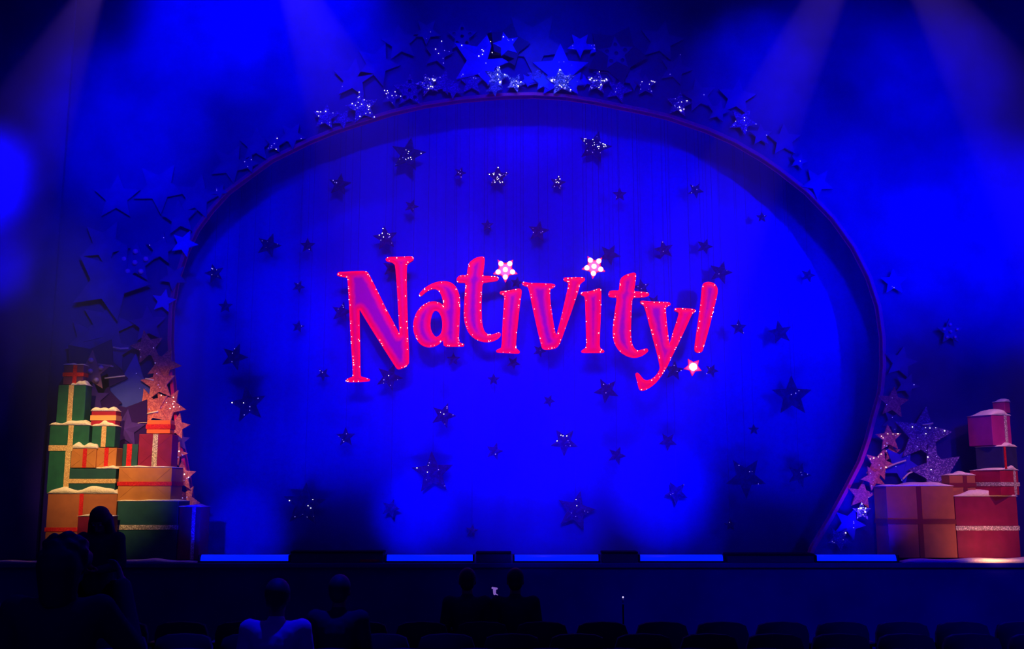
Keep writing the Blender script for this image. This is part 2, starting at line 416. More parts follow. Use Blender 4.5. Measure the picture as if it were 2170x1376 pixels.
# inner edge board of the arch
bm = bmesh.new()
for k, off in ((0, 0.0), (1, 0.045)):
    pass
cx, cz = xz((1117, 700), 0.0)
def off2(L, d):
    out = []
    for i, p in enumerate(L):
        a = Vector(L[max(i-1, 0)]); b = Vector(L[min(i+1, len(L)-1)]); t = (b - a).normalized(); n = Vector((-t.y, t.x))
        out.append((p[0] + n.x*d, p[1] + n.y*d))
    return out
inn = hole; outb = off2(hole, 0.042)
rows = []
for a, b in zip(inn, outb):
    rows.append([bm.verts.new(p) for p in ((a[0], -0.03, a[1]), (b[0], -0.03, b[1]), (b[0], 0.0, b[1]), (a[0], 0.12, a[1]))])
for r0, r1 in zip(rows, rows[1:]):
    for k in range(4): bm.faces.new((r0[k], r1[k], r1[(k+1) % 4], r0[(k+1) % 4]))
tr = from_bm('arch_edge_trim', bm, M_trim, portal); tag(tr, 'thin purple edging round the arch opening')

def portal_star(px, py, rp, rot, m, kind='plain', n_glints=0, lift=0.03, label=None, seed=0, inner=0.46, depth=0.03, frame=False):
    c = P(px, py, 0.0); r = rp / FPX * 14.2
    h = root('tmp', (0, 0, 0)); bpy.data.objects.remove(h)
    if frame:   # dark star frame behind a smaller star, put there as its shadow
        b = from_bm('star_shadow_frame', star_bm(r * 1.75, rot + 0.5, 0.02, 0, 0.62), M_star_dark, portal); b.location = (c.x, -lift + 0.01, c.z)
    if kind == 'hollow':
        o = from_bm('star', star_bm(r, rot, depth, 0, inner, bulb_spots(r, rot), 0.115), m, portal)
    else:
        o = from_bm('star', star_bm(r, rot, depth, depth * 0.9 if kind == 'ridge' else 0, inner), m, portal)
    o.location = (c.x, -lift, c.z)
    if label: o['label'] = label
    if kind in ('marquee', 'marquee_dim'):
        for bx, bz in bulb_spots(r, rot):
            bb = bmesh.new(); ball(bb, (0, 0, 0), r * 0.12, 2)
            q = from_bm('bulb', bb, M_bulb_off, o, True); q.location = (bx, -depth - r * 0.08, bz)
    if n_glints: glint_string(o, r, rot, n_glints, depth + 0.002, seed=seed)
    return o
PS = [ # px, py, radius, rotation deg, material, kind, glints, lift, label
 (1022,135,72,16,M_star_blue,'plain',12,.10,'large bright blue star at the crown of the arch'),
 (1187,158,64,0,M_star_blue,'plain',3,.10,'bright blue star right of the arch crown'),
 (1130,95,80,34,M_star_dim,'plain',0,.03,None),
 (1073,103,30,-14,M_star_blue,'plain',5,.12,None),(1228,103,30,36,M_star_blue,'plain',2,.10,None),
 (1262,108,20,10,M_star_blue,'plain',4,.07,None),(1304,121,40,-4,M_star_dim,'hollow',0,.10,'indigo star with six round bulb holes'),
 (1296,140,46,30,M_star_dim,'plain',1,.03,None),(870,198,38,0,M_star_violet,'hollow',0,.09,'violet star with six round bulb holes'),
 (980,84,35,0,M_star_dim,'hollow',0,.08,None),(905,72,32,36,M_star_dim,'plain',2,.05,None),(930,120,34,12,M_star_dim,'plain',7,.06,None),
 (800,140,52,20,M_star_dim,'plain',0,.03,None),(850,95,44,-8,M_star_dim,'plain',0,.05,None),(750,170,48,5,M_star_dim,'plain',1,.03,None),
 (770,232,38,-12,M_star_violet,'plain',26,.06,'star thick with white glints'),(832,210,24,20,M_star_dim,'plain',12,.08,None),
 (692,252,30,6,M_star_violet,'plain',9,.06,None),(728,255,24,30,M_star_violet,'plain',0,.04,None),
 (908,186,28,-18,M_star_glit,'plain',16,.12,'silver glitter star'),(940,182,30,14,M_star_violet,'plain',2,.10,None),
 (962,196,24,40,M_star_violet,'plain',0,.13,'pale violet glitter star with its point down'),(1000,178,30,0,M_star_violet,'plain',2,.06,None),
 (1053,172,28,10,M_star_glit,'plain',16,.13,'silver glitter star below the crown star'),(1048,196,20,30,M_star_violet,'plain',0,.15,None),
 (1092,184,22,24,M_star_glit,'plain',14,.12,None),(1118,176,16,36,M_star_blue,'plain',0,.08,None),(1138,170,26,10,M_star_violet,'plain',2,.06,None),
 (1188,182,34,-6,M_star_glit,'plain',22,.14,'silver glitter star below the bright blue star'),(1216,180,26,36,M_star_sky,'plain',3,.12,None),
 (1150,182,22,0,M_star_sky,'plain',1,.12,None),(1264,182,28,8,M_star_glit,'plain',22,.12,None),(1240,176,16,50,M_star_blue,'plain',0,.07,None),
 (1310,195,30,22,M_star_violet,'plain',2,.06,None),(1366,186,26,0,M_star_dim,'plain',9,.08,None),(1342,170,30,36,M_star_dim,'plain',1,.04,None),
 (1436,226,30,10,M_star_violet,'plain',14,.08,None),(1430,150,38,20,M_star_dim,'plain',2,.03,None),(1480,205,40,-10,M_star_dim,'plain',1,.03,None),
 (1520,240,26,16,M_star_dim,'plain',0,.05,None),(1572,262,32,30,M_star_violet,'plain',7,.06,None),(1610,290,26,0,M_star_dim,'plain',1,.05,None),
 (1560,210,44,8,M_star_dim,'plain',0,.03,None),(1690,345,20,20,M_star_dim,'plain',1,.05,None),(1660,300,38,0,M_star_dim,'plain',0,.03,None),
 (1730,390,36,40,M_star_dim,'plain',0,.03,None),(1400,90,50,12,M_star_dim,'plain',0,.03,None),
 (585,308,24,8,M_star_dim,'plain',6,.06,None),(620,290,32,30,M_star_dim,'plain',1,.03,None),(530,350,22,16,M_star_dim,'plain',3,.05,None),
 (545,310,40,0,M_star_dim,'plain',0,.03,None),(468,408,18,30,M_star_dim,'plain',2,.05,None),(490,350,46,24,M_star_dim,'plain',0,.02,None),
 (420,420,52,10,M_star_dim,'plain',0,.03,None),(340,400,60,30,M_star_dim,'plain',0,.02,None),(250,420,52,0,M_star_dim,'plain',0,.02,None),
 (385,465,40,-8,M_star_dim,'plain',0,.06,None),(395,520,30,22,M_star_blue,'plain',0,.08,None),(345,530,36,6,M_star_dim,'plain',2,.05,None),
 (225,520,56,26,M_star_dim,'plain',0,.03,None),(292,560,46,0,M_star_dim,'marquee_dim',0,.06,'indigo star with six unlit bulbs, half lost in haze'),
 (240,600,88,22,M_star_dim,'plain',0,.10,'large indigo star high over the left presents'),(372,590,30,40,M_star_dim,'plain',0,.05,None),
 (350,640,26,10,M_star_blue,'plain',0,.05,None),(318,690,40,-6,M_star_dim,'plain',0,.06,None),
 (230,690,60,16,M_star_dim,'plain',0,.03,None),(245,745,46,8,M_star_dim,'plain',0,.06,None),(190,720,52,30,M_star_dim,'plain',0,.02,None),
 (318,738,36,-14,M_star_pink,'plain',3,.10,'pink glitter star, upper one by the left presents'),
 (352,775,38,22,M_star_pink,'plain',1,.08,None),(343,815,38,-8,M_star_pink,'plain',4,.12,None),
 (325,868,44,-20,M_star_pink,'plain',3,.11,'pink glitter star behind the small orange box'),(362,862,38,30,M_star_pink,'plain',14,.08,None),
 (284,832,80,3,M_star_sky,'plain',4,.07,'big plain blue star behind the left presents'),
 (203,790,44,0,M_star_marq,'marquee',0,.13,'dusty pink star with six unlit bulbs'),
 (207,848,34,-2,M_star_dim,'plain',0,.13,None),(276,912,42,4,M_star_dim,'ridge',0,.15,'faceted indigo star behind the left presents'),
 (250,965,40,30,M_star_dim,'plain',0,.05,None),(378,905,28,10,M_star_pink,'plain',0,.04,None),(376,962,26,18,M_star_pink,'plain',5,.07,None),
 (390,1010,32,0,M_star_pink,'plain',7,.09,None),(396,1060,32,30,M_star_pink,'plain',2,.05,None),(384,935,22,0,M_star_dim,'plain',0,.03,None),
 (1886,855,33,8,M_star_pink,'plain',2,.10,'pink glitter star, topmost by the right presents'),(1917,818,27,24,M_star_dim,'plain',1,.06,None),
 (1875,930,28,-2,M_star_pink,'plain',9,.13,'bright pink glitter star at the right arch edge'),(1890,895,26,36,M_star_dim,'plain',3,.05,None),
 (1856,985,33,20,M_star_pink,'plain',9,.11,None),(1842,1014,26,48,M_star_pink,'plain',3,.14,None),(1822,1050,30,10,M_star_pink,'plain',1,.05,None),
 (1820,1084,20,0,M_star_glit,'plain',12,.10,None),(1796,1110,34,24,M_star_blue,'plain',3,.06,None),(1774,1142,26,36,M_star_violet,'plain',5,.10,None),
 (1948,925,62,10,M_star_violet,'plain',10,.10,'large violet glitter star behind the big brown box'),
 (1975,1000,58,-14,M_star_violet,'plain',6,.14,'violet glitter star just above the big brown box'),(1905,985,44,30,M_star_blue,'plain',5,.06,None),
 (1885,960,20,0,M_star_pink,'plain',2,.04,None),(2008,705,28,0,M_star_dim,'marquee_dim',0,.06,'indigo star with six unlit bulbs, high on the right'),
 (1905,770,36,14,M_star_dim,'plain',0,.04,None),(1890,600,28,0,M_star_blue,'plain',2,.05,None),
]
for i, (px, py, rp, rot, m, kd, n_glints, lift, lab) in enumerate(PS):
    portal_star(px, py, rp, R(rot), m, kd, n_glints, lift, lab, i + 11, frame=lab is not None and ('faceted' in lab or 'dusty' in lab) or (px, py) in ((207, 848), (1073, 103), (1304, 121)))
# strips of snow lying on upper star edges
def ledge_snow(pts, name='snow_ledge'):
    bm = bmesh.new(); q = [P(a, b, -0.15) for a, b in pts]
    tube(bm, [tuple(v) for v in q], 0.011, 8)
    from_bm(name, bm, M_snow, portal, True)
ledge_snow([(208,772),(222,774),(240,777)]); ledge_snow([(222,802),(240,800),(265,797)]); ledge_snow([(308,803),(318,804),(326,806)])
ledge_snow([(240,736),(255,739),(272,738)]); ledge_snow([(288,898),(300,896),(312,896)]); ledge_snow([(312,877),(325,874),(335,872)])
ledge_snow([(1882,990),(1898,983),(1920,976)]); ledge_snow([(1913,1016),(1925,1004),(1940,997)]); ledge_snow([(1955,900),(1966,899),(1977,897)])

# ------------------------------------------------------------------ footlights and the low dark boxes between them
FL = [(426,614),(819,1003),(1089,1269),(1355,1532),(1727,1898)]
FLN = ['blue footlight trough by the left presents, leftmost of five', 'blue footlight trough below the letter N, second from the left',
       'blue footlight trough at centre stage, in the middle of five', 'blue footlight trough fourth from the left, left of the dark right bay',
       'blue footlight trough at the foot of the arch by the right presents']
YF = -0.86
for (a, b), lab in zip(FL, FLN):
    pa, pb = P(a, 1185, YF), P(b, 1185, YF); L = pb.x - pa.x
    t = tag(root('footlight', ((pa.x + pb.x) / 2, YF, Z0)), lab, 'stage light', 'footlights along the stage edge')
    bm = bmesh.new(); h = L / 2
    box(bm, -h, h, -0.09, -0.075, 0.0, 0.02); box(bm, -h, h, 0.06, 0.075, 0.0, 0.07); box(bm, -h, h, -0.0749, 0.0599, 0.0, 0.012)
    box(bm, -h - 0.012, -h - 0.0001, -0.09, 0.075, 0.0, 0.09); box(bm, h + 0.0001, h + 0.012, -0.09, 0.075, 0.0, 0.09)
    from_bm('housing', bm, M_black, t)
    bm = bmesh.new(); n = 14
    ring = [(0.052 * math.cos(math.pi * k / n) - 0.005, 0.012 + 0.08 * math.sin(math.pi * k / n)) for k in range(n + 1)]
    A = [bm.verts.new((-h + 0.01, y, z)) for y, z in ring]; B = [bm.verts.new((h - 0.01, y, z)) for y, z in ring]
    for k in range(n): bm.faces.new((A[k], B[k], B[k+1], A[k+1]))
    bm.faces.new(A); bm.faces.new(B[::-1])
    from_bm('lens', bm, M_lens, t, True)
    la = bpy.data.lights.new('footlight_glow', 'AREA'); la.shape = 'RECTANGLE'; la.size = L * 0.96; la.size_y = 0.08; la.energy = 34.2 * L; la.color = BLUE
    la.spread = R(120)
    lo = bpy.data.objects.new('footlight_glow', la); COL.objects.link(lo); lo.location = ((pa.x + pb.x) / 2, YF, 0.10)
    lo.rotation_euler = (R(180 - 14), 0, 0)
GB = [(616,817,1163),(1006,1086,1165),(1272,1353,1164),(1535,1724,1168)]
GBN = ['long low black box on the stage edge, between the first and second footlights', 'short low black box left of the middle footlight',
       'short low black box right of the middle footlight', 'long low black box on the stage edge by the right arch foot']
for (a, b, top), lab in zip(GB, GBN):
    pa, pb = P(a, top + 4, -0.9), P(b, top + 4, -0.9)
    t = tag(root('stage_edge_box', ((pa.x + pb.x) / 2, -0.86, Z0)), lab, 'box', 'low boxes between the footlights')
    h = (pb.x - pa.x) / 2 - 0.02
    bevelled('body', (-h, h, -0.12, 0.12, 0.0, pa.z - 0.03), M_floor, t, 0.008)
    bevelled('lid', (-h - 0.004, h + 0.004, -0.13, 0.13, pa.z - 0.03, pa.z - 0.004), M_black, t, 0.006)
    if a == 616: bevelled('tape_strip', (h * 0.5, h * 0.92, -0.127, -0.119, 0.01, 0.04), M_redrib, t, 0.002)

# ------------------------------------------------------------------ the title letters
A1 = lambda pts: [(700 + x / 3.8215, 500 + y / 3.8215) for x, y in pts]
A2 = lambda pts: [(1100 + x / 3.8227, 500 + y / 3.8227) for x, y in pts]
LET = {
 'N': (A1([(60,312),(72,298),(110,298),(200,292),(290,292),(306,308),(350,395),(440,580),(520,730),(570,828),(562,700),(545,400),(533,250),(525,228),(500,210),(460,204),(453,190),(468,178),(560,176),(655,172),(672,180),(668,194),(640,212),(616,232),(612,300),(615,500),(625,800),(632,960),(630,1050),(555,1079),(540,1070),(470,960),(400,850),(300,690),(230,572),(232,700),(236,900),(238,1130),(246,1146),(280,1155),(318,1166),(314,1174),(230,1180),(137,1180),(130,1172),(150,1160),(180,1150),(190,1130),(186,1050),(170,800),(155,500),(146,345),(135,334),(90,326),(62,320)]), None),
 'a': (A1([(722,486),(730,466),(760,435),(810,400),(870,378),(930,372),(985,388),(1022,430),(1042,490),(1046,560),(1040,700),(1035,862),(1055,874),(1080,882),(1078,892),(1000,893),(924,893),(921,860),(918,825),(890,865),(845,893),(795,901),(740,882),(700,832),(678,765),(679,695),(700,628),(740,575),(790,545),(840,536),(890,550),(922,580),(919,530),(905,478),(880,440),(850,424),(810,430),(772,450),(738,482)]),
       A1([(858,598),(890,620),(910,670),(916,730),(905,790),(880,820),(852,828),(825,800),(805,750),(805,690),(820,630),(838,605)])),
 't': (A1([(1112,325),(1118,270),(1128,222),(1178,184),(1235,172),(1246,182),(1240,250),(1228,330),(1290,333),(1350,334),(1360,350),(1342,362),(1285,370),(1226,378),(1220,480),(1218,600),(1223,710),(1240,775),(1270,803),(1310,808),(1340,796),(1365,787),(1379,800),(1362,825),(1330,845),(1290,858),(1230,855),(1170,830),(1125,785),(1098,720),(1087,650),(1090,560),(1096,460),(1102,376),(1070,374),(1035,374),(1027,358),(1038,335),(1060,324)]), None),
 'i': (A1([(1376,460),(1390,455),(1440,450),(1490,440),(1532,432),(1546,445),(1535,520),(1520,640),(1505,780),(1495,905),(1512,925),(1530,940),(1525,950),(1440,946),(1352,942),(1347,932),(1370,922),(1394,908),(1400,740),(1408,600),(1416,492),(1400,475),(1382,470)]), None),
 'v': (A2([(26,388),(38,379),(80,388),(180,390),(282,395),(290,408),(265,422),(245,434),(246,520),(262,640),(280,750),(300,832),(335,710),(370,560),(400,425),(404,380),(385,366),(364,360),(365,344),(440,342),(524,342),(530,358),(505,375),(488,392),(478,435),(430,580),(380,720),(330,862),(302,905),(250,918),(202,918),(188,903),(150,740),(115,580),(84,430),(72,408),(40,400)]), None),
 'i2': (A2([(501,471),(508,462),(570,458),(610,445),(650,430),(660,440),(657,600),(650,760),(645,905),(665,922),(686,936),(680,945),(600,945),(512,945),(507,937),(530,922),(550,905),(549,800),(545,650),(540,497),(522,480)]), None),
 't2': (A2([(815,450),(818,400),(825,350),(868,320),(930,303),(944,312),(935,380),(922,456),(985,460),(1045,465),(1049,480),(1022,492),(965,495),(912,496),(905,600),(900,720),(900,810),(908,875),(932,922),(960,937),(1000,928),(1032,917),(1043,932),(1005,963),(970,978),(930,985),(880,975),(820,938),(777,872),(763,800),(767,720),(782,610),(800,496),(765,494),(735,492),(727,478),(735,455),(755,449)]), None),
 'y': (A2([(984,541),(992,532),(1050,537),(1130,541),(1212,543),(1224,555),(1208,565),(1182,578),(1185,650),(1198,780),(1216,912),(1250,790),(1280,700),(1302,625),(1285,610),(1263,604),(1261,592),(1340,594),(1420,600),(1427,610),(1408,622),(1392,638),(1360,710),(1300,840),(1228,985),(1180,1085),(1115,1178),(1055,1228),(1000,1253),(978,1245),(965,1195),(955,1150),(946,1122),(957,1114),(972,1128),(1000,1165),(1032,1180),(1080,1165),(1120,1130),(1148,1080),(1140,1030),(1125,960),(1095,850),(1060,720),(1022,572),(1005,555)]), None),
 '!': (A2([(1490,400),(1505,385),(1540,379),(1582,392),(1604,430),(1600,475),(1570,600),(1530,760),(1484,925),(1470,940),(1450,945),(1432,935),(1425,915),(1440,800),(1460,660),(1476,540),(1484,440)]), None)}
NM = {'N': ('letter_n', 'tall red capital letter N with purple face, first of the title sign'),
      'a': ('letter_a', 'red letter a with purple face, between the capital N and the first t'),
      't': ('letter_t', 'red letter t of the title sign, standing right after the letter a'),
      'i': ('letter_i', 'red letter i of the title sign, between the first t and the v'),
      'v': ('letter_v', 'red letter v with purple left stroke, in the middle of the title sign'),
      'i2': ('letter_i', 'red letter i of the title sign, between the v and the second t'),
      't2': ('letter_t', 'red letter t of the title sign, standing just before the y'),
      'y': ('letter_y', 'red letter y of the title sign with its tail curling down'),
      '!': ('exclamation_mark', 'slanted red exclamation mark stroke at the end of the title sign')}
YS = 0.36; TOPZ = 7.55
for key, (ol, hl) in LET.items():
    YS = 0.25 if key == 'y' else 0.36
    loops = [smooth_loop([xz(p, YS) for p in ol], 1)] + ([smooth_loop([xz(p, YS) for p in hl], 2)] if hl else [])
    loops = [resample(L, 0.035) for L in loops]
    xs = [p[0] for p in loops[0]]; zs = [p[1] for p in loops[0]]
    c = Vector(((min(xs) + max(xs)) / 2, YS, min(zs)))
    loops = [[(x - c.x, z - c.z) for x, z in L] for L in loops]
    nm, lab = NM[key]
    t = tag(root(nm, c), lab, 'letter', 'hanging letters of the title sign')
    bm = bmesh.new(); slab(bm, loops, 0.0, 0.085); from_bm('letter_body', bm, M_side, t)
    v2, tris = triangulate(loops, 0.022)
    ds = [seg_dist(v, loops) for v in v2]
    me = bpy.data.meshes.new('letter_face')
    me.from_pydata([(v[0], -0.002 - 0.028 * min(1, d / 0.06) ** 0.5, v[1]) for v, d in zip(v2, ds)], [], tris)
    at = me.attributes.new('inner', 'FLOAT', 'POINT')
    for i, d in enumerate(ds): at.data[i].value = min(1.0, max(0.0, (d - 0.028) / 0.085))
    o = link('letter_face', me, M_face, t, True)
    bm = bmesh.new()
    for L in loops: tube(bm, [(x, -0.006, z) for x, z in L], 0.012, 8, True)
    from_bm('letter_edging', bm, M_rim, t, True)
    # glints of the edge glitter, as glowing beads on an added wire
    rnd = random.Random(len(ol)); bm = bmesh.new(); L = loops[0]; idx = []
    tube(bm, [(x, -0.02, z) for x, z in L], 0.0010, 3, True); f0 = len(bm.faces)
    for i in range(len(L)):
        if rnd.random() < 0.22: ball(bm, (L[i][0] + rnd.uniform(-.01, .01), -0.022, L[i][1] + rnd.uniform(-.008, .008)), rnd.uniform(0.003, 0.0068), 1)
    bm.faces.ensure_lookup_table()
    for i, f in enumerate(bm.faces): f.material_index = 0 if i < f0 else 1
    me = bpy.data.meshes.new('glitter_glints'); bm.to_mesh(me); bm.free(); me.materials.append(M_rim); me.materials.append(M_glint)
    o = bpy.data.objects.new('glitter_glints', me); COL.objects.link(o); o.parent = t
    # two wires up to the batten
    xr = max(xs) - min(xs)
    tops = sorted(loops[0], key=lambda p: -p[1])[:max(4, len(loops[0]) // 8)]
    for wx in (min(p[0] for p in tops), max(p[0] for p in tops)):
        zt = max(p[1] for p in loops[0] if abs(p[0] - wx) < 0.06)
        bm = bmesh.new(); tube(bm, [(wx, 0.04, zt - 0.01), (wx, 0.40 - YS, TOPZ - c.z)], 0.0022, 5); from_bm('hanging_wire', bm, M_wire, t)
YS = 0.36
bm = bmesh.new(); tube(bm, [(-6.7, YS + 0.04, TOPZ + 0.03), (6.7, YS + 0.04, TOPZ + 0.03)], 0.03, 10)
tag(from_bm('sign_batten', bm, M_black), 'black pipe batten above the arch that carries the title letters', 'batten')

# bulb stars of the title
def bulb_star(px, py, rp, rot, lab, spots=None, br=0.035):
    c = P(px, py, YS); r = rp / FPX * 14.5
    t = tag(root('bulb_star', c), lab, 'star light', 'lit bulb stars of the title sign')
    from_bm('star_panel', star_bm(r, R(rot), 0.05, 0, 0.5), mat('lit_star_pink', (0.75, 0.16, 0.36), 0.5), t)
    bm = bmesh.new(); tube(bm, [(x, -0.055, z) for x, z in star_loop(r, R(rot), 0.5)], 0.007, 6, True); from_bm('star_edging', bm, M_rim, t)
    for bx, bz in (spots or bulb_spots(r, R(rot), 0.60)):
        bm = bmesh.new(); ball(bm, (0, 0, 0), br, 2); q = from_bm('bulb', bm, M_bulb, t, True); q.location = (bx, -0.075, bz)
    bm = bmesh.new(); tube(bm, [(0, -0.02, r * 0.4), (0, -0.02, TOPZ + 0.1 - c.z)], 0.0022, 5); from_bm('hanging_wire', bm, M_wire, t)
bulb_star(1071, 574, 27, -36, 'lit star of six round bulbs above the first letter i')
bulb_star(1258, 567, 26, -30, 'lit star of six round bulbs above the second letter i')
bulb_star(1467, 779, 19, -30, 'small star with one blazing bulb, the dot of the exclamation mark', [(0, 0)], 0.055)

# ------------------------------------------------------------------ hanging stars in front of the cloth
HS = [ # px, py, R, rot, glints, label
 (865,328,40,10,12,'large faint hanging star with scattered glints, high on the left below the arch'),
 (1055,375,26,0,24,'hanging star crowded with white glints, high above the first t'),
 (1182,388,18,12,10,'small hanging star with a cluster of glints, high above the v'),
 (975,367,14,20,4,'tiny hanging star with a short row of glints, left of the crowded star'),
 (720,392,26,8,3,'faint hanging star with one glint, alone at the upper left'),
 (872,438,16,20,1,'tiny faint hanging star high above the capital N'),
 (817,505,28,-8,10,'dark hanging star with ten glints just above the capital N'),
 (1033,478,14,0,2,'tiny faint hanging star above the first t'),
 (1141,491,24,10,4,'faint hanging star with a dark string, above the v'),
 (1260,312,38,16,24,'large faint hanging star full of glints, at the top right of centre'),
 (1313,413,16,0,1,'tiny hanging star with one bright glint, upper right of centre'),
 (1474,404,18,30,3,'small hanging star with one bright glint, at the far upper right'),
 (1292,540,24,28,0,'dark hanging star behind the second bulb star'),
 (1407,530,22,-12,2,'dark hanging star above the gap between the second t and the y'),
 (1493,523,18,20,0,'faint dark hanging star above the exclamation mark'),
 (570,521,28,18,4,'dark hanging star with one big glint, at the upper left edge'),
 (652,521,17,0,1,'small dark hanging star with one glint, between the edge star and the N'),
 (633,608,14,24,1,'small dark hanging star left of the top of the N'),
 (455,580,22,-16,5,'hanging star by the left arch edge with scattered glints'),
 (632,693,14,10,1,'small dark hanging star with one glint, left of the middle of the N'),
 (497,757,30,20,3,'dark hanging star with two glints, half way down the left side'),
 (526,858,40,-10,6,'large faint hanging star with glints, lower down the left side'),
 (685,794,15,36,2,'small dark hanging star with two glints, left of the foot of the N'),
 (733,927,21,-2,4,'dark hanging star with three small glints, below the foot of the N'),
 (724,662,23,12,4,'dark hanging star half hidden behind the left stem of the N'),
 (478,650,16,0,0,'small faint hanging star at the left, above the two-glint star'),
 (825,800,30,22,5,'dark hanging star beneath the N, partly in its shadow'),
 (961,762,15,0,0,'small faint hanging star just under the letter a'),
 (1088,770,15,30,0,'small faint hanging star just under the first letter i'),
 (1046,805,14,0,0,'small plain dark star below the gap between a and i'),
 (940,881,28,20,6,'dark hanging star with five glints, below the letter a'),
 (1163,850,14,24,0,'small plain dark star below the v'),
 (1196,937,31,-34,8,'dark hanging star with seven glints, far below the v'),
 (1048,957,20,16,2,'small dark star with two glints, left of the seven-glint star'),
 (917,1003,46,-4,7,'big dark hanging star at the lower left of centre'),
 (828,1078,20,20,0,'plain dark star at the lower left, beneath the big one'),
 (1220,1083,42,14,6,'big dark hanging star at the lower centre, nearest the footlights'),
 (1000,1125,14,10,0,'tiny plain dark star low above the second footlight'),
 (1285,828,28,-28,4,'dark hanging star with three glints, below the second t'),
 (1428,786,22,8,3,'dark hanging star left of the blazing bulb star'),
 (1508,786,15,24,2,'small dark star with two bright glints, right of the blazing bulb star'),
 (1678,840,44,0,4,'big dark hanging star at the right side, above the other big one'),
 (1415,936,20,-34,0,'plain dark star below the tail of the y, the higher of two'),
 (1307,966,20,22,0,'plain dark star below the tail of the y, the lower of two'),
 (1597,911,12,0,0,'tiny plain dark star between the two big ones at the right'),
 (1580,1012,44,-36,4,'big dark hanging star at the lower right with its point down'),
 (1693,1007,26,20,3,'dark hanging star with two glints, at the right near the arch edge'),
 (1433,1045,26,-30,3,'dark hanging star with one bright glint, low at the right of centre'),
 (1547,1113,14,0,1,'tiny dark star with one glint, low at the right'),
 (1527,578,26,18,2,'dark hanging star just right of the top of the exclamation mark'),
 (1565,695,18,0,2,'small dark star right of the foot of the exclamation mark'),
 (1653,705,26,-10,0,'plain dark star well right of the exclamation mark'),
 (1712,584,16,20,1,'faint small star high by the right arch edge'),
 (1614,461,12,0,1,'tiny star with one glint, high at the right'),
 (645,1070,46,4,8,'big dark hanging star at the lower left above the long black box'),
 (1143,744,15,24,1,'small dark star with one glint, just under the v'),
 (831,568,22,10,0,'dark faint star behind the right stem of the N'),
 (1360,610,19,-10,3,'dark star with glints beside the crossbar of the second t'),
 (1387,640,16,24,0,'dark faint star behind the top of the y'),
 (1095,600,14,10,0,'tiny dark star between the first bulb star and the i'),
]
for i, (px, py, rp, rot, n, lab) in enumerate(HS):
    behind = 690 < px < 1520 and 520 < py < 800
    Y = 0.62 if behind else (0.52 + 0.12 * ((i * 37) % 5) / 4)
    c = P(px, py, Y); r = rp / FPX * (14 + Y) * 1.0
    t = tag(root('hanging_star', c), lab, 'star', 'stars hanging before the blue cloth')
    from_bm('star_panel', star_bm(r, R(rot), 0.02, 0.012, 0.44), M_hang, t)
    if n: glint_string(t, r, R(rot), n, 0.03, seed=i + 300, size=0.0058)
    bm = bmesh.new(); tube(bm, [(0, -0.008, r * 0.3), (0, -0.008, TOPZ - c.z)], 0.0012, 4); from_bm('hanging_thread', bm, M_wire, t)
bm = bmesh.new()
tube(bm, [(-6.7, 0.59, TOPZ + 0.02), (6.7, 0.59, TOPZ + 0.02)], 0.06, 10)
tag(from_bm('star_batten', bm, M_black), 'thick black pipe batten above the arch that carries the hanging stars', 'batten')

# ------------------------------------------------------------------ presents
def snow_bm(bm, w, d, h, seed, x0=None, x1=None):
    rnd = random.Random(seed); nx, ny = 16, 6
    a, b = (x0 if x0 is not None else -w/2), (x1 if x1 is not None else w/2)
    ph = [rnd.uniform(0, 6.28) for _ in range(4)]; g = []
    for i in range(nx + 1):
        row = []
        for j in range(ny + 1):
            u, v = i / nx, j / ny
            e = (math.sin(math.pi * u) ** 0.45) * (math.sin(math.pi * min(1, v + 0.12)) ** 0.35 if v < 0.9 else 0.2)
            z = h * max(0, e) * (0.75 + 0.25 * math.sin(u * 7 + ph[0]) + 0.15 * math.sin(u * 17 + ph[1]))
            row.append(bm.verts.new((a + (b - a) * u, -d/2 - 0.008 * (j == 0) + d * v, max(0.003, z))))
        g.append(row)
    base = [[bm.verts.new((v.co.x, v.co.y, 0.0)) for v in row] for row in g]
    for i in range(nx):
        for j in range(ny):
            bm.faces.new((g[i][j], g[i+1][j], g[i+1][j+1], g[i][j+1])); bm.faces.new((base[i][j+1], base[i+1][j+1], base[i+1][j], base[i][j]))
    for i in range(nx):
        bm.faces.new((base[i][0], base[i+1][0], g[i+1][0], g[i][0])); bm.faces.new((g[i][ny], g[i+1][ny], base[i+1][ny], base[i][ny]))
    for j in range(ny):
        bm.faces.new((g[0][j], g[0][j+1], base[0][j+1], base[0][j])); bm.faces.new((base[nx][j], base[nx][j+1], g[nx][j+1], g[nx][j]))

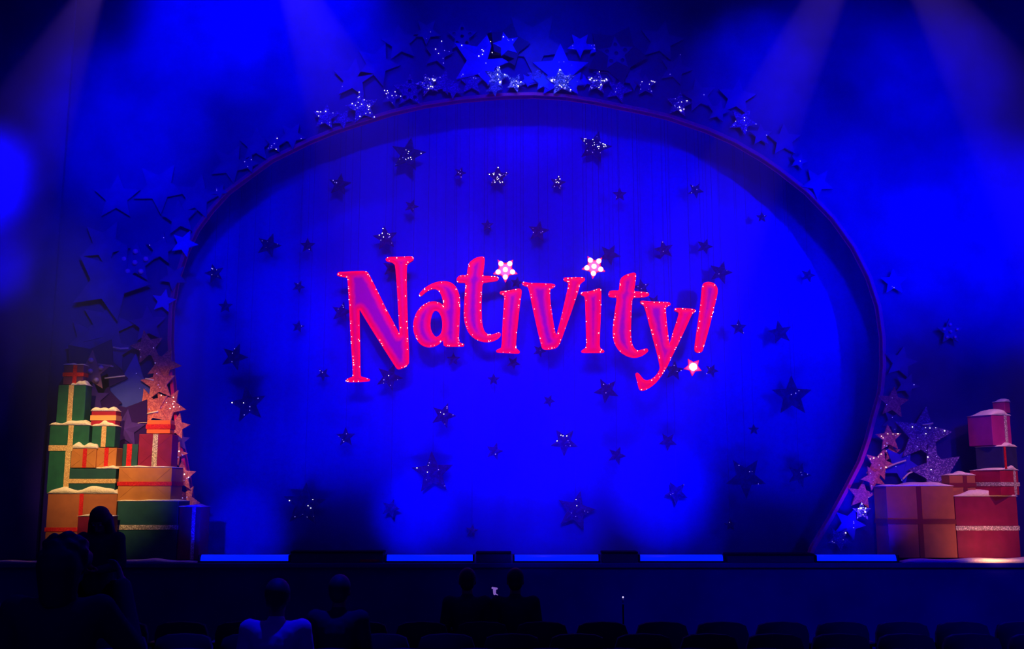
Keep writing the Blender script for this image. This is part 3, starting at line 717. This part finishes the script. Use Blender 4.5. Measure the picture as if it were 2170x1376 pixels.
def present(x0, x1, y0, y1, m, lab, group, Y=-0.62, depth=0.5, vr=None, hr=None, rib=None, snow=0, snow_rng=None, rz=0, folds=False, side_m=None, rw=None):
    """x0..x1, y0..y1: the front face in photo coordinates at distance Y"""
    Y = Y - (0.14 if not rz else 0.0); depth = min(depth * (0.6 if x1 < 380 and y1 < 1044 else 1.0), -0.18 - Y)      # backs stay clear of the star surround
    a, b = P(x0, y1, Y), P(x1, y1, Y); tp = P((x0 + x1) / 2, y0, Y)
    w = b.x - a.x; h = tp.z - a.z; zb = a.z
    if rz: w = w / (abs(math.cos(rz)) + abs(math.sin(rz))) ; depth = w
    cy = Y + (depth / 2 if not rz else w * (abs(math.cos(rz)) + abs(math.sin(rz))) / 2)
    cxx = (a.x + b.x) / 2 if not rz else (a.x + b.x) / 2 * (cy - CAM.y) / (Y - CAM.y)
    t = tag(root('wrapped_present', (cxx, cy, zb), rz), lab, 'present', group)
    g = 0.003
    bevelled('wrapped_box', (-w/2, w/2, -depth/2, depth/2, 0.0, h - g), m, t, 0.008)
    e = 0.006
    def band(name, dims, mm): bevelled(name, dims, mm, t, 0.0018, 1)
    if vr is not None:
        rw_ = rw or 0.07; x = -w/2 + w * vr
        bm = bmesh.new(); box(bm, x-rw_/2, x+rw_/2, -depth/2-e, depth/2+e, h-g-0.001, h-g+e*0.4)
        box(bm, x-rw_/2, x+rw_/2, -depth/2-e, -depth/2-0.0005, 0.001, h-g-0.0011); box(bm, x-rw_/2, x+rw_/2, depth/2+0.0005, depth/2+e, 0.001, h-g-0.0011)
        from_bm('ribbon', bm, rib or M_gold, t)
    if hr is not None:
        rw_ = rw or 0.07; z = h * (1 - hr); e2 = e * 1.4
        bm = bmesh.new()
        box(bm, -w/2-e2, w/2+e2, -depth/2-e2, -depth/2-0.0005, z-rw_/2, z+rw_/2); box(bm, -w/2-e2, w/2+e2, depth/2+0.0005, depth/2+e2, z-rw_/2, z+rw_/2)
        box(bm, -w/2-e2, -w/2-0.0005, -depth/2, depth/2, z-rw_/2, z+rw_/2); box(bm, w/2+0.0005, w/2+e2, -depth/2, depth/2, z-rw_/2, z+rw_/2)
        from_bm('ribbon', bm, rib or M_gold, t)
    if folds:
        q = min(w, h) * 0.5
        for sx, sz in ((-1, 1), (1, 1), (-1, -1), (1, -1)):
            bm = bmesh.new(); tube(bm, [(sx*w/2*0.99, -depth/2 - 0.001, h*0.01 if sz < 0 else h*0.985), (sx*(w/2 - q*0.95), -depth/2-0.0015, h/2 + sz*0.03)], 0.003, 4)
            from_bm('paper_fold', bm, m, t)
    if snow:
        bm = bmesh.new(); sr = snow_rng or (0, 1)
        snow_bm(bm, w, depth, snow, int(x0 + y0), -w/2 + w*sr[0] - 0.01*(sr[0] == 0), -w/2 + w*sr[1] + 0.01*(sr[1] == 1))
        s = from_bm('snow_cap', bm, M_snow, t, True); s.location = (0, 0, h - g)
    return t
GL = 'presents piled on the left of the stage'; GR = 'presents piled on the right of the stage'
present(92,240,1046,1186,M_kraft,'big brown box with a red ribbon cross, bottom left of the left pile',GL,Y=-0.50,depth=0.6,vr=.49,hr=.55,rib=M_redrib,snow=0.158,rw=.05)
present(159,232,1094,1187,M_crim,'dark reddish box standing behind the standing person',GL,Y=-0.78,depth=0.20,snow=0.035)
present(98,147,948,1045,M_green,'tall green box with a gold ribbon down its front, left edge of the pile',GL,Y=-0.46,depth=0.45,vr=.84,rib=M_gold,hr=.02,rw=.07)
present(144,243,993,1045,M_dgreen,'wide green box with a level gold ribbon, on the big brown box',GL,Y=-0.50,depth=0.5,hr=.52,rib=M_gold,rw=.055,snow=0.051,snow_rng=(.56,1))
present(148,202,950,992,M_kraft_l,'orange paper box with a red ribbon, left one on the wide green box',GL,Y=-0.46,depth=0.36,vr=.56,rib=M_redrib,rw=.05,snow=0.110,snow_rng=(0,1),folds=True)
present(203,245,949,992,M_kraft_l,'orange paper box with a red ribbon, right one on the wide green box',GL,Y=-0.44,depth=0.36,vr=.5,rib=M_redrib,rw=.05,folds=True)
present(103,187,901,947,M_green,'green box with a gold ribbon and thick snow, under the tall thin green one',GL,Y=-0.42,depth=0.4,vr=.54,rib=M_gold,snow=0.090,rw=.065)
present(118,177,816,900,M_green,'tall thin green box with a gold ribbon, below the topmost box',GL,Y=-0.40,depth=0.34,vr=.48,rib=M_gold,snow=0.080,snow_rng=(.45,1),rw=.065)
present(133,175,773,815,M_plum,'small dark box with a red ribbon cross, topmost of the left pile',GL,Y=-0.38,depth=0.24,vr=.58,hr=.5,rib=M_redrib,rw=.05,snow=0.032)
present(193,242,903,948,M_green,'small green box with a gold ribbon, under the red and cream one',GL,Y=-0.40,depth=0.32,vr=.52,rib=M_gold,rw=.06,snow=0.080)
present(192,244,871,902,M_red,'small red box with a cream band and snow on top',GL,Y=-0.38,depth=0.30,hr=.48,rib=mat('cream_band', (0.85, 0.45, 0.16), 0.6),rw=.065,snow=0.080)
present(242,372,1062,1187,M_dgreen,'big dark green box with a glittering silver ribbon',GL,Y=-0.52,depth=0.7,hr=.45,rib=M_silver,rw=.06,snow=0.035)
present(248,361,990,1061,M_kraft_l,'wide orange paper box with a level red ribbon',GL,Y=-0.50,depth=0.5,hr=.50,rib=M_redrib,rw=.05,folds=True,snow=0.028)
present(291,362,920,989,M_crim,'crimson box with a sparkling silver ribbon, on the orange paper box',GL,Y=-0.46,depth=0.42,vr=.50,rib=M_silver,rw=.065,folds=True)
present(310,360,890,919,mat('orange_wrap', (0.85, 0.17, 0.05), 0.5),'small orange box with a level red band, on the crimson box',GL,Y=-0.42,depth=0.3,hr=.5,rib=M_redrib,rw=.06)
present(258,290,941,989,M_dgreen,'small dark green box with a red ribbon, beside the crimson one',GL,Y=-0.46,depth=0.24,vr=.45,rib=M_redrib,rw=.065)
present(374,420,1074,1187,M_crim,'tall dark red box with a thin glittering ribbon, next to the first footlight',GL,Y=-0.50,depth=0.42,vr=.70,rib=M_silver,rw=.045,snow=0.035)
# right pile
present(1886,2030,1030,1183,M_kraft,'big brown box with a dark ribbon cross, left of the right pile',GR,Y=-0.50,depth=0.5,vr=.48,hr=.50,rib=M_darkrib,rw=.06,snow=0.061)
present(2031,2164,1052,1183,M_crim,'big crimson box with a grey ribbon, under the right stack',GR,Y=-0.50,depth=0.6,hr=.52,rib=M_silver,rw=.055,snow=0.110)
present(2014,2069,1007,1050,M_kraft,'small brown box with a dark ribbon cross, on the corner of the crimson box',GR,Y=-0.46,depth=0.25,vr=.6,hr=.5,rib=M_darkrib,rw=.05,snow=0.051)
present(2061,2158,996,1050,M_red,'red box with a grey ribbon, second tier of the right stack',GR,Y=-0.79,depth=0.4,hr=.56,vr=.78,rib=M_silver,rw=.05,rz=R(35),snow=0.080)
present(2071,2156,946,994,M_navy,'dark navy box with a red ribbon, third tier of the right stack',GR,Y=-0.75,depth=0.4,vr=.12,rib=M_redrib,rw=.05,rz=R(38),snow=0.061)
present(2058,2140,879,944,M_mag,'magenta box with a silver ribbon, second from the top of the right stack',GR,Y=-0.72,depth=0.4,vr=.72,rib=M_silver,rw=.05,rz=R(28),snow=0.090)
present(2105,2141,851,875,M_mag,'small magenta box, topmost of the right stack',GR,Y=-0.52,depth=0.2,rz=R(40),snow=0.051)
# snow drifts on the stage floor
def drift(x0, x1, Y, h, lab, seed):
    a, b = P(x0, 1187, Y), P(x1, 1187, Y); bm = bmesh.new(); snow_bm(bm, b.x - a.x, 0.30, h, seed)
    s = from_bm('snow_drift', bm, M_snow, None, True); s.location = ((a.x + b.x) / 2, Y, 0.001)
    tag(s, lab, 'snow', kind='stuff')
drift(-60, 90, -0.78, 0.02, 'thin line of fake snow on the stage left of the presents', 5)
drift(236, 424, -0.845, 0.045, 'fake snow on the stage along the dark green box', 6)
drift(1904, 2300, -0.845, 0.085, 'bank of fake snow on the stage before the right presents', 7)

# dark masking flats at the two outer sides
e = P(84, 1100, -0.12); bm = bmesh.new(); box(bm, -9.35, e.x, -0.16, -0.11, 0.0, 9.7)
tag(from_bm('masking_flat', bm, M_portal), 'tall blue masking flat left of the left presents', 'stage flat')

# ------------------------------------------------------------------ people
def remesh(o, v):
    md = o.modifiers.new('remesh', 'REMESH'); md.mode = 'VOXEL'; md.voxel_size = v; md.use_smooth_shade = True
    sm = o.modifiers.new('smooth', 'SMOOTH'); sm.factor = 0.5; sm.iterations = 3
def body_parts(J, s, bm, grow=0.0, limbs=True, head=True, hands=True, torso=True, legs=True, curl=0.5, fingers=True):
    V = {k: Vector(v) for k, v in J.items()}
    g = grow
    if torso:
        cap(bm, V['pelvis'], V['waist'], 0.145*s+g, 0.125*s+g); cap(bm, V['waist'], V['chest'], 0.125*s+g, 0.135*s+g)
        for sd in ('L', 'R'):
            cap(bm, V['chest'], V['sh'+sd], 0.12*s+g, 0.06*s+g); cap(bm, V['pelvis'], V['hip'+sd], 0.12*s+g, 0.10*s+g)
            cap(bm, V['waist'], V['chest'].lerp(V['sh'+sd], 0.45), 0.10*s+g, 0.10*s+g)
        cap(bm, V['chest'], V['neck'], 0.08*s+g, 0.055*s+g*0.5)
    if limbs:
        for sd in ('L', 'R'):
            cap(bm, V['sh'+sd], V['el'+sd], 0.056*s+g, 0.043*s+g); cap(bm, V['el'+sd], V['wr'+sd], 0.043*s+g, 0.029*s+g)
    if legs:
        for sd in ('L', 'R'):
            cap(bm, V['hip'+sd], V['kn'+sd], 0.088*s+g, 0.058*s+g); cap(bm, V['kn'+sd], V['an'+sd], 0.057*s+g, 0.040*s+g)
    if head:
        h = V['head']; f = V['face'] - h; f.normalize(); side = f.cross(Vector((0, 0, 1))).normalized(); up = side.cross(f).normalized()
        cap(bm, V['neck'], h - up*0.02*s, 0.056*s, 0.055*s)
        rt = Matrix((side, f, up)).transposed().to_4x4()
        ball(bm, h + up*0.03*s, 0.098*s, 3, (0.80, 0.98, 1.0), rt)
        ball(bm, h - up*0.045*s + f*0.018*s, 0.072*s, 3, (0.82, 0.98, 1.0), rt)
        ball(bm, h - up*0.098*s + f*0.052*s, 0.024*s, 2)                                 # chin
        cap(bm, h + f*0.092*s + up*0.008*s, h + f*0.112*s - up*0.030*s, 0.009*s, 0.015*s)  # nose
        cap(bm, h + f*0.092*s + side*0.022*s - up*0.066*s, h + f*0.092*s - side*0.022*s - up*0.066*s, 0.008*s, 0.008*s)  # lips
        cap(bm, h + f*0.086*s + side*0.045*s + up*0.024*s, h + f*0.090*s - side*0.045*s + up*0.024*s, 0.010*s, 0.010*s)  # brow
        for q in (-1, 1): ball(bm, h + side*0.080*s*q, 0.026*s, 2, (0.4, 0.75, 1.2), rt)
    if hands:
        for sd, q in (('L', -1), ('R', 1)):
            w_ = V['wr'+sd]; d = (w_ - V['el'+sd]).normalized()
            nrm = Vector(J.get('palm'+sd, (0, -1, 0))).normalized(); nrm = (nrm - d * nrm.dot(d)).normalized(); sdv = d.cross(nrm).normalized()
            pc = w_ + d * 0.075 * s
            cap(bm, w_, w_ + d*0.03*s, 0.026*s, 0.026*s)
            for k in (-1.5, -0.5, 0.5, 1.5): cap(bm, w_ + d*0.02*s + sdv*k*0.010*s, w_ + d*0.088*s + sdv*k*0.020*s, 0.015*s, 0.012*s, 8)
            for k, L in ((-1.5, 0.062), (-0.5, 0.074), (0.5, 0.080), (1.5, 0.070)):
                a = w_ + d*0.092*s + sdv*k*0.0215*s
                b = a + (d*math.cos(curl*0.6) + nrm*math.sin(curl*0.6))*L*0.45*s + sdv*k*0.002
                c = b + (d*math.cos(curl*1.6) + nrm*math.sin(curl*1.6))*L*0.32*s
                e = c + (d*math.cos(curl*2.5) + nrm*math.sin(curl*2.5))*L*0.25*s
                cap(bm, a, b, 0.0092*s, 0.0086*s, 8); cap(bm, b, c, 0.0086*s, 0.0078*s, 8); cap(bm, c, e, 0.0078*s, 0.0068*s, 8)
            ta = w_ + d*0.03*s - sdv*0.026*s*1; tb = ta + (d*0.7 - sdv*0.7 + nrm*0.5).normalized()*0.040*s; tcx = tb + (d*0.9 - sdv*0.1 + nrm*0.5).normalized()*0.030*s
            cap(bm, ta, tb, 0.013*s, 0.011*s, 8); cap(bm, tb, tcx, 0.011*s, 0.0085*s, 8)
    if legs and head:
        for sd in ('L', 'R'):
            a = V['an'+sd]; t_ = V.get('toe'+sd)
            if t_ is not None: cap(bm, a - Vector((0, 0, 0.035*s)), t_, 0.036*s, 0.028*s)

def person(loc, rz, J, s, lab, hair='short', top=None, vox=0.009, group=None, extra=None):
    t = tag(root('person', loc, rz), lab, 'person', group)
    bm = bmesh.new(); body_parts(J, s, bm); o = from_bm('body', bm, M_skin, t); remesh(o, vox)
    bm = bmesh.new(); body_parts(J, s, bm, 0.016, True, False, False, True, False)
    o = from_bm('coat', bm, top or M_coat, t); remesh(o, 0.012)
    bm = bmesh.new(); body_parts(J, s, bm, 0.012, False, False, False, False, True)
    for sd in ('L', 'R'): cap(bm, J['pelvis'], J['hip'+sd], 0.12*s+0.018, 0.10*s+0.018)
    o = from_bm('trousers', bm, M_trous, t); remesh(o, 0.014)
    for sd in ('L', 'R'):
        a = Vector(J['an'+sd]); q = Vector(J['toe'+sd]); bm = bmesh.new()
        cap(bm, a - Vector((0, 0, 0.03*s)), q, 0.047*s, 0.040*s); cap(bm, a - Vector((0, 0, 0.035*s)), a + Vector((0, 0, 0.05)), 0.045*s, 0.05*s)
        o = from_bm('shoe', bm, M_black, t, True); remesh(o, 0.012)
    h = Vector(J['head']); f = (Vector(J['face']) - h).normalized(); side = f.cross(Vector((0, 0, 1))).normalized(); up = side.cross(f).normalized()
    rt = Matrix((side, f, up)).transposed().to_4x4()
    bm = bmesh.new()
    if hair == 'short':
        ball(bm, h + up*0.046*s - f*0.012*s, 0.104*s, 3, (0.86, 0.98, 0.98), rt); ball(bm, h - up*0.01*s - f*0.045*s, 0.074*s, 3, (1.0, 0.85, 1.0), rt)
    elif hair == 'long':
        ball(bm, h + up*0.046*s - f*0.014*s, 0.112*s, 3, (0.90, 0.98, 0.98), rt)
        for q in (-1, 1):
            cap(bm, h + side*q*0.075*s - f*0.01*s, h + side*q*0.105*s - up*0.22*s + f*0.01*s, 0.045*s, 0.055*s)
            cap(bm, h + side*q*0.05*s - f*0.06*s, h + side*q*0.06*s - up*0.26*s - f*0.05*s, 0.06*s, 0.06*s)
    elif hair == 'curly':
        rnd = random.Random(3)
        ball(bm, h + up*0.03*s - f*0.015*s, 0.104*s, 3, (0.95, 0.98, 0.95), rt)
        for _ in range(60):
            v = Vector((rnd.gauss(0, 1), rnd.gauss(0, 1), rnd.gauss(0.3, 1))).normalized()
            if v.dot(f) > 0.55: continue
            ball(bm, h + up*0.03*s + v*0.098*s, rnd.uniform(.022, .034)*s, 1)
        cap(bm, h - f*0.06*s, h - f*0.05*s - up*0.14*s, 0.10*s, 0.08*s)
    o = from_bm('hair', bm, M_hair, t); remesh(o, 0.010)
    for q in (-1, 1):
        bm = bmesh.new(); ball(bm, (0, 0, 0), 0.0125*s, 2); e = from_bm('eye', bm, mat('eye_white', (0.5, 0.5, 0.5), 0.3), t, True); e.location = h + f*0.082*s + side*q*0.033*s + up*0.002
    return t
def standing(s, face=(0, 1, 0), arms=None):
    H = 1.0
    J = dict(pelvis=(0,0,.95), waist=(0,0,1.08), chest=(0,0,1.30), neck=(0,.01,1.46), head=(0,.03,1.60), face=(0,.13,1.60),
             shL=(-.18,0,1.40), shR=(.18,0,1.40), elL=(-.24,-.02,1.12), elR=(.24,-.02,1.12), wrL=(-.23,.06,.87), wrR=(.23,.06,.87),
             hipL=(-.09,0,.90), hipR=(.09,0,.90), knL=(-.11,.02,.48), knR=(.11,.02,.48), anL=(-.12,0,.08), anR=(.12,0,.08), toeL=(-.13,.16,.035), toeR=(.13,.16,.035),
             palmL=(1,0,0), palmR=(-1,0,0))
    if arms: J.update(arms)
    return {k: (tuple(c * s for c in v) if not k.startswith('palm') else v) for k, v in J.items()}
def sitting(s, arms=None):
    J = dict(pelvis=(0,0,.56), waist=(0,.0,.69), chest=(0,.01,.90), neck=(0,.02,1.06), head=(0,.04,1.20), face=(0,.14,1.20),
             shL=(-.18,.0,1.0), shR=(.18,.0,1.0), elL=(-.23,.04,.73), elR=(.23,.04,.73), wrL=(-.13,.27,.66), wrR=(.13,.27,.66),
             hipL=(-.09,.03,.55), hipR=(.09,.03,.55), knL=(-.11,.45,.52), knR=(.11,.45,.52), anL=(-.11,.48,.09), anR=(.11,.48,.09), toeL=(-.12,.63,.035), toeR=(.12,.63,.035),
             palmL=(0,0,-1), palmR=(0,0,-1))
    if arms: J.update(arms)
    return {k: (tuple(c * s for c in v) if not k.startswith('palm') else v) for k, v in J.items()}
def at_floor(px, py, Y): q = P(px, py, Y); return (q.x, Y, ZF)
# standing at the stage edge, facing the seats, hands together at the chest
s = 1.07
J = standing(s, arms=dict(elL=(-.235,.03,1.14), elR=(.235,.03,1.14), wrL=(-.09,.24,1.10), wrR=(.07,.22,1.13), palmL=(.6,0,1), palmR=(-.6,0,1), head=(0,.05,1.58), face=(0,.14,1.53)))
person(at_floor(213, 1150, -2.35), math.pi, J, s, 'person with long dark hair standing before the left presents, facing the seats', 'long', group=None)
# bigger figure nearer the camera
s = 1.04
J = standing(s, arms=dict(elR=(.30,.10,1.22), wrR=(.20,.28,1.48), palmR=(-1,0,0), elL=(-.25,.02,1.12)))
person(at_floor(130, 1200, -9.0), 0.1, J, s, 'person with a mop of dark curly hair standing at the left with one hand raised', 'curly', group=None)
# seated spectators
SEATROWS = [(-5.15, 'front'), (-4.3, 'second'), (-6.0, 'third')]
s = 1.03
person(at_floor(585, 1300, -6.42 + 0.14), 0.06, sitting(s), s, 'seated person in a pale shirt, back to the camera', 'short', M_shirt)
person(at_floor(717, 1280, -5.52 + 0.14), -0.05, sitting(1.0), 1.0, 'seated person in dark clothes, head right of the pale shirt', 'short')
person(at_floor(990, 1240, -3.86 + 0.18), 0.0, sitting(0.95), 0.95, 'dark seated person below the second black box, left of the stand', 'short')
person(at_floor(1092, 1240, -3.86 + 0.18), 0.0, sitting(0.95), 0.95, 'dark seated person below the middle footlight, right of the stand', 'short')
person(at_floor(-42, 1330, -7.05 - 0.2), -0.1, sitting(1.02), 1.02, 'seated person in a pale shirt at the bottom left corner, mostly cut off', 'short', M_shirt)

# ------------------------------------------------------------------ theatre seats
def make_seat():
    t = root('theatre_seat', (0, 0, ZF))
    bm = bmesh.new(); box(bm, -.23, .23, -.04, .42, .36, .46)
    bmesh.ops.bevel(bm, geom=bm.edges[:], offset=.03, segments=3, affect='EDGES'); from_bm('seat_cushion', bm, M_seat, t, True)
    bm = bmesh.new()
    prof = [(-.235, .40), (.235, .40), (.24, .70), (.215, .775), (.15, .80), (0, .81), (-.15, .80), (-.215, .775), (-.24, .70)]
    slab(bm, [prof], -.13, -.05)
    for v in bm.verts: v.co.y -= 0.10 * (v.co.z - .4)
    bmesh.ops.bevel(bm, geom=[e for e in bm.edges if e.calc_face_angle(0) > 0.8], offset=.012, segments=2, affect='EDGES')
    from_bm('backrest', bm, M_seat, t, True)
    for sx in (-1, 1):
        bevelled('armrest', (sx*.265-.022, sx*.265+.022, -.12, .26, .58, .62), M_metal, t, .01)
        bevelled('leg', (sx*.265-.014, sx*.265+.014, -.02, .14, 0.0, .579), M_metal, t, .005)
    return t
proto = make_seat(); proto_parts = list(proto.children); first = True
ROWS = [(-6.45, 'nearest'), (-5.55, 'second'), (-4.70, 'third'), (-3.86, 'farthest')]
for Y, word in ROWS:
    half = int((2170/2) / FPX * (Y + 14.0) / 0.56) + 1
    for k in range(-half, half + 1):
        x = k * 0.56 + (0.0 if word in ('nearest', 'third') else 0.28)
        if abs(P(0, 1300, Y).x) + 0.3 < abs(x): continue
        lab = {'nearest': 'dark curved-back theatre seat in the row closest to the camera', 'second': 'dark theatre seat in the second row counting from the camera',
               'third': 'dark theatre seat in the third row counting from the camera', 'farthest': 'dark theatre seat in the front row before the stage'}[word]
        if first: o = proto; first = False
        else:
            o = proto.copy(); COL.objects.link(o)
            for ch in proto_parts:
                c = ch.copy(); COL.objects.link(c); c.parent = o
        o.location = (x, Y, ZF); tag(o, lab, 'seat', 'theatre seats, %s row from the camera' % word)

# ------------------------------------------------------------------ small lit stands in front of the stage
def stand(px, py, Y, lab, kind):
    c = P(px, py, Y); t = tag(root('microphone_stand', (c.x, Y, ZF)), lab, 'stand'); h = c.z - ZF
    bm = bmesh.new(); tube(bm, [(0, 0, 0.012), (0, 0, h - 0.07)], 0.008, 8); from_bm('pole', bm, M_metal, t)
    bm = bmesh.new(); bmesh.ops.create_cone(bm, cap_ends=True, segments=24, radius1=.12, radius2=.11, depth=.012, matrix=Matrix.Translation((0, 0, .006))); from_bm('base', bm, M_metal, t)
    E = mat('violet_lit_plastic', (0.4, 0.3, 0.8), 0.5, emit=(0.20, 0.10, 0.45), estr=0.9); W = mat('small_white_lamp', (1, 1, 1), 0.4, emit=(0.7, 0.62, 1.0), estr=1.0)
    if kind == 'big':
        bm = bmesh.new(); cap(bm, (-.022, 0, h + .076), (.022, 0, h + .070), .010, .010, 8); from_bm('top_bar', bm, E, t, True)
        bm = bmesh.new(); cap(bm, (0, 0, h + .055), (0, 0, h + .020), .016, .013, 8); from_bm('microphone', bm, E, t, True)
        bm = bmesh.new(); tube(bm, [(.01, -.012, h+.02), (.032, -.012, h+.008), (.018, -.012, h-.015), (.004, -.012, h-.045)], .005, 6); from_bm('cable', bm, E, t, True)
        bm = bmesh.new(); ball(bm, (0, -.014, h - .062), .011, 2); from_bm('indicator_lamp', bm, W, t, True)
    else:
        bm = bmesh.new(); ball(bm, (0, -.01, h), .009, 2); from_bm('indicator_lamp', bm, W, t, True)
        bm = bmesh.new(); cap(bm, (0, 0, h - .012), (0.002, 0, h - .05), .010, .006, 8); from_bm('microphone', bm, mat('grey_lilac', (.3, .25, .5), .5), t, True)
stand(1048, 1263, -3.2, 'thin stand with a violet lit head, in front of centre stage', 'big')
stand(1320, 1266, -3.2, 'thin stand with a single tiny white lamp, right of the violet one', 'small')

# ------------------------------------------------------------------ haze in the air over the stage
bm = bmesh.new(); box(bm, -9.4, 9.4, -3.0, 0.78, 0.01, 11.0)
hz = from_bm('stage_haze', bm); hm = bpy.data.materials.new('haze'); hm.use_nodes = True; nt = hm.node_tree; nt.nodes.clear()
out = nt.nodes.new('ShaderNodeOutputMaterial'); sc = nt.nodes.new('ShaderNodeVolumeScatter')
sc.inputs['Density'].default_value = 0.07; sc.inputs['Anisotropy'].default_value = 0.45; sc.inputs['Color'].default_value = (0.45, 0.5, 1, 1)
nt.links.new(sc.outputs[0], out.inputs['Volume']); hz.data.materials.append(hm)
tag(hz, 'thin theatrical haze hanging in the air over the whole stage', 'haze', kind='stuff')
